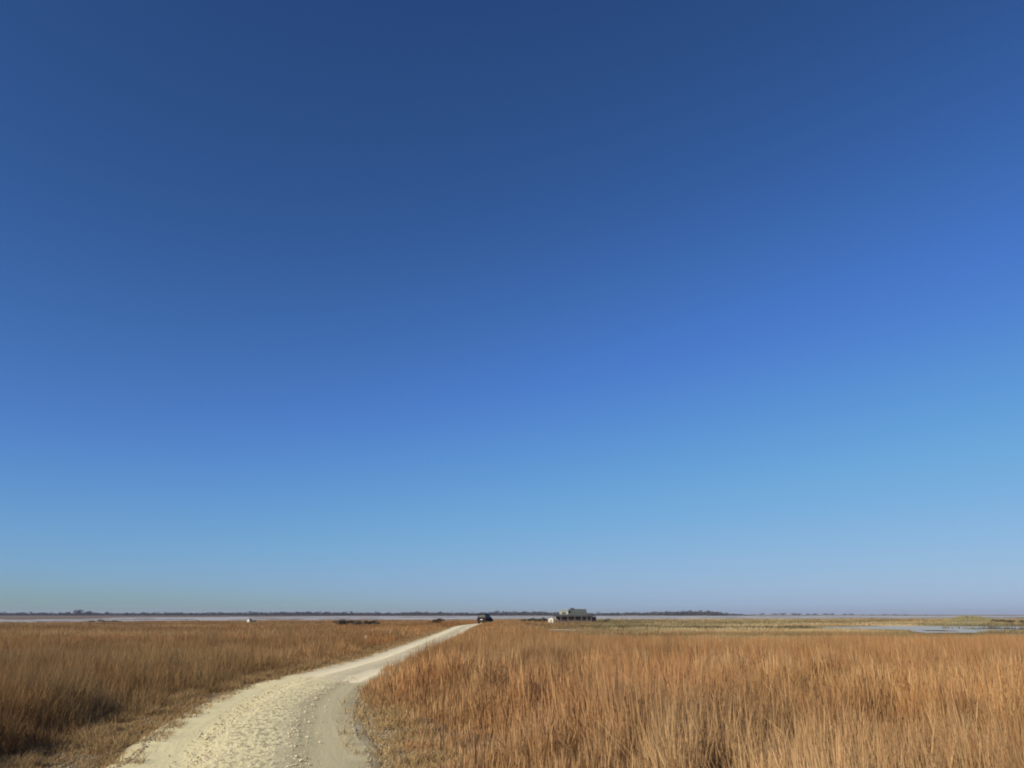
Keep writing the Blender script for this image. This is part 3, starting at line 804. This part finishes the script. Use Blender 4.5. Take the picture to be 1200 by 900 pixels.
# ------------------------------------------------------------------ dark car at the end of the road
def car():
    x, y = -5.3, 163.5
    t = empty('parked_car', (x, y, .03), R(-17), label='dark boxy car stopped at the far end of the gravel road', cat='car')
    # local: +y is the car's front, x across; length 4.7
    L_, W = 4.7, 1.92
    def loft(name, secs, m, parent, sm=True):
        bm = bmesh.new(); rings = []
        for yy, half, z0, z1 in secs:
            pr = [(-half, z0 + .08), (-half * .96, z0), (half * .96, z0), (half, z0 + .08), (half * 1.0, (z0 + z1) / 2), (half * .97, z1 - .07), (half * .88, z1), (-half * .88, z1), (-half * .97, z1 - .07), (-half, (z0 + z1) / 2)]
            rings.append([bm.verts.new((px, yy, pz)) for px, pz in pr])
        for a, b in zip(rings, rings[1:]):
            for k in range(10): bm.faces.new((a[k], b[k], b[(k + 1) % 10], a[(k + 1) % 10]))
        bm.faces.new(rings[0]); bm.faces.new(rings[-1][::-1])
        return obj(name, bm, m, parent)
    loft('body', [(-2.35, .86, .42, 1.02), (-2.25, .95, .36, 1.12), (-1.0, .96, .34, 1.12), (.7, .96, .34, 1.10), (1.7, .94, .34, 1.04), (2.25, .90, .38, .96), (2.36, .80, .45, .86)], M_PAINT, t)
    # cabin narrowing upwards
    bm = bmesh.new()
    sec = [(-2.22, 1.105, -2.0, 1.74), (1.05, 1.085, .25, 1.76)]
    lo = [bm.verts.new(p) for p in ((-.88, -2.24, 1.10), (.88, -2.24, 1.10), (.88, 1.05, 1.08), (-.88, 1.05, 1.08))]
    hi = [bm.verts.new(p) for p in ((-.72, -2.02, 1.74), (.72, -2.02, 1.74), (.72, .25, 1.76), (-.72, .25, 1.76))]
    bm.faces.new(lo[::-1]); bm.faces.new(hi)
    for k in range(4): bm.faces.new((lo[k], lo[(k + 1) % 4], hi[(k + 1) % 4], hi[k]))
    cab = obj('cabin', bm, M_PAINT, t)
    rk = bmesh.new(); add_box(rk, (0, -.9, 1.785), (1.46, 2.3, .07), .02); obj('roof_panel', rk, M_PAINT, t)
    bm = bmesh.new()
    for s in (-1, 1): add_tube(bm, [(s * .62, -1.9, 1.84), (s * .62, .1, 1.85)], [.022, .022], 6)
    obj('roof_rail', bm, M_TYRE, t)
    def quad(name, pts, m, parent):
        bm = bmesh.new(); n = (Vector(pts[1]) - Vector(pts[0])).cross(Vector(pts[2]) - Vector(pts[0])).normalized() * .012
        lo = [bm.verts.new(Vector(p) - n) for p in pts]; hi = [bm.verts.new(Vector(p) + n) for p in pts]
        bm.faces.new(lo[::-1]); bm.faces.new(hi)
        for k in range(4): bm.faces.new((lo[k], lo[(k + 1) % 4], hi[(k + 1) % 4], hi[k]))
        return obj(name, bm, m, parent)
    quad('rear_window', [(-.74, -2.215, 1.20), (.74, -2.215, 1.20), (.64, -2.06, 1.66), (-.64, -2.06, 1.66)], M_GLASS, t)
    quad('windscreen', [(.78, .95, 1.17), (-.78, .95, 1.17), (-.66, .35, 1.70), (.66, .35, 1.70)], M_GLASS, t)
    for s in (-1, 1):
        for y0, y1, u0, u1 in ((-2.0, -1.15, -1.9, -1.15), (-1.05, -.15, -1.05, -.2), (-.05, .75, -.1, .2)):
            xs = lambda zz: s * (.88 - (zz - 1.1) / .65 * .16 + .006)
            quad('side_window', [(xs(1.18), y0, 1.18), (xs(1.18), y1, 1.18), (xs(1.66), u1, 1.66), (xs(1.66), u0, 1.66)], M_GLASS, t)
        box('tail_lamp', (s * .80, -2.31, .98), (.2, .12, .22), M_TAIL, t, .02)
        box('headlight', (s * .68, 2.30, .80), (.3, .12, .14), M_PLATE, t, .02)
        box('mirror', (s * 1.03, .62, 1.18), (.2, .1, .15), M_PAINT, t, .02)
        for yy in (-1.45, 1.45):
            bm = bmesh.new()
            add_tube(bm, [(s * .72, yy, .36), (s * .74, yy, .36), (s * .95, yy, .36), (s * .97, yy, .36)], [.33, .36, .36, .33], 24)
            wh = obj('wheel', bm, M_TYRE, t)
            bm = bmesh.new(); add_tube(bm, [(s * .972, yy, .36), (s * .985, yy, .36)], [.23, .21], 16); obj('rim', bm, M_RIM, wh)
    box('rear_bumper', (0, -2.36, .52), (1.8, .16, .24), M_TYRE, t, .03)
    box('front_bumper', (0, 2.36, .48), (1.7, .16, .22), M_TYRE, t, .03)
    box('number_plate', (0, -2.375, .80), (.46, .03, .13), M_PLATE, t)
car()

# ------------------------------------------------------------------ light, air, camera
SUN_EL, SUN_AZ = 27.0, -130.0          # azimuth from +y, positive to the right
az = R(SUN_AZ); el = R(SUN_EL)
to_sun = Vector((math.sin(az) * math.cos(el), math.cos(az) * math.cos(el), math.sin(el)))
sl = bpy.data.lights.new('sun', 'SUN'); sl.energy = 4.8; sl.angle = R(.53); sl.color = (1.0, .90, .76)
so = bpy.data.objects.new('sun', sl); C.objects.link(so)
so.rotation_euler = (-to_sun).to_track_quat('-Z', 'Y').to_euler(); so.location = (-40, -20, 30)
w = bpy.data.worlds.new('World'); sc.world = w; w.use_nodes = True
nt = w.node_tree; bg = nt.nodes['Background']
sky = nt.nodes.new('ShaderNodeTexSky'); sky.sky_type = 'NISHITA'; sky.sun_disc = False
sky.sun_elevation = el; sky.sun_rotation = az
sky.altitude = 300; sky.air_density = 1.0; sky.dust_density = 0.5; sky.ozone_density = 3.0
# deep clear winter blue: the sky's own gradient through a film-like curve
s1 = nt.nodes.new('ShaderNodeVectorMath'); s1.operation = 'SCALE'; s1.inputs['Scale'].default_value = .10
s2 = nt.nodes.new('ShaderNodeVectorMath'); s2.operation = 'SCALE'; s2.inputs['Scale'].default_value = 10.0
cvn = nt.nodes.new('ShaderNodeRGBCurve')
for k, pts in enumerate((((0, 0), (.063, .020), (.10, .037), (.145, .062), (.287, .142), (.36, .180), (.5, .255), (.6, .30), (1, .48)),
                         ((0, 0), (.114, .064), (.246, .175), (.28, .203), (.37, .29), (.51, .392), (.59, .425), (.7, .465), (1, .58)),
                         ((0, 0), (.10, .08), (.216, .200), (.26, .248), (.30, .305), (.35, .385), (.40, .465), (.48, .59), (.63, .675), (.8, .73), (1, .80)))):
    cu = cvn.mapping.curves[k]
    cu.points[0].location = pts[0]; cu.points[-1].location = pts[-1]
    for p in pts[1:-1]: cu.points.new(*p)
cvn.mapping.update()
nt.links.new(sky.outputs[0], s1.inputs[0]); nt.links.new(s1.outputs[0], cvn.inputs['Color']); nt.links.new(cvn.outputs['Color'], s2.inputs[0])
nt.links.new(s2.outputs[0], bg.inputs['Color']); bg.inputs['Strength'].default_value = .07
# thin winter haze over the flats
def haze():
    m = bpy.data.materials.new('haze'); m.use_nodes = True
    n = m.node_tree; n.nodes.clear()
    out = n.nodes.new('ShaderNodeOutputMaterial'); v = n.nodes.new('ShaderNodeVolumePrincipled')
    v.inputs['Color'].default_value = (.50, .55, .70, 1); v.inputs['Density'].default_value = .00011; v.inputs['Anisotropy'].default_value = .0
    n.links.new(v.outputs[0], out.inputs['Volume'])
    o = box('haze', (0, 0, 17.5), (18000, 18000, 41), m)
    tag(o, 'thin pale haze over the far shore', 'haze', kind='stuff')
haze()

cam = bpy.data.cameras.new('camera'); cam.sensor_width = 36; cam.lens = 924 / 1200 * 36
cam.clip_start = .1; cam.clip_end = 20000
co = bpy.data.objects.new('camera', cam); C.objects.link(co)
co.location = (0, 0, EYE); co.rotation_euler = (R(90) + math.atan(270 / 924), 0, 0)
sc.camera = co
sc.cycles.filter_width = 1.9
sc.view_settings.view_transform = 'Standard'; sc.view_settings.look = 'None'
sc.view_settings.exposure = .5; sc.view_settings.gamma = 1; sc.view_settings.use_curve_mapping = False
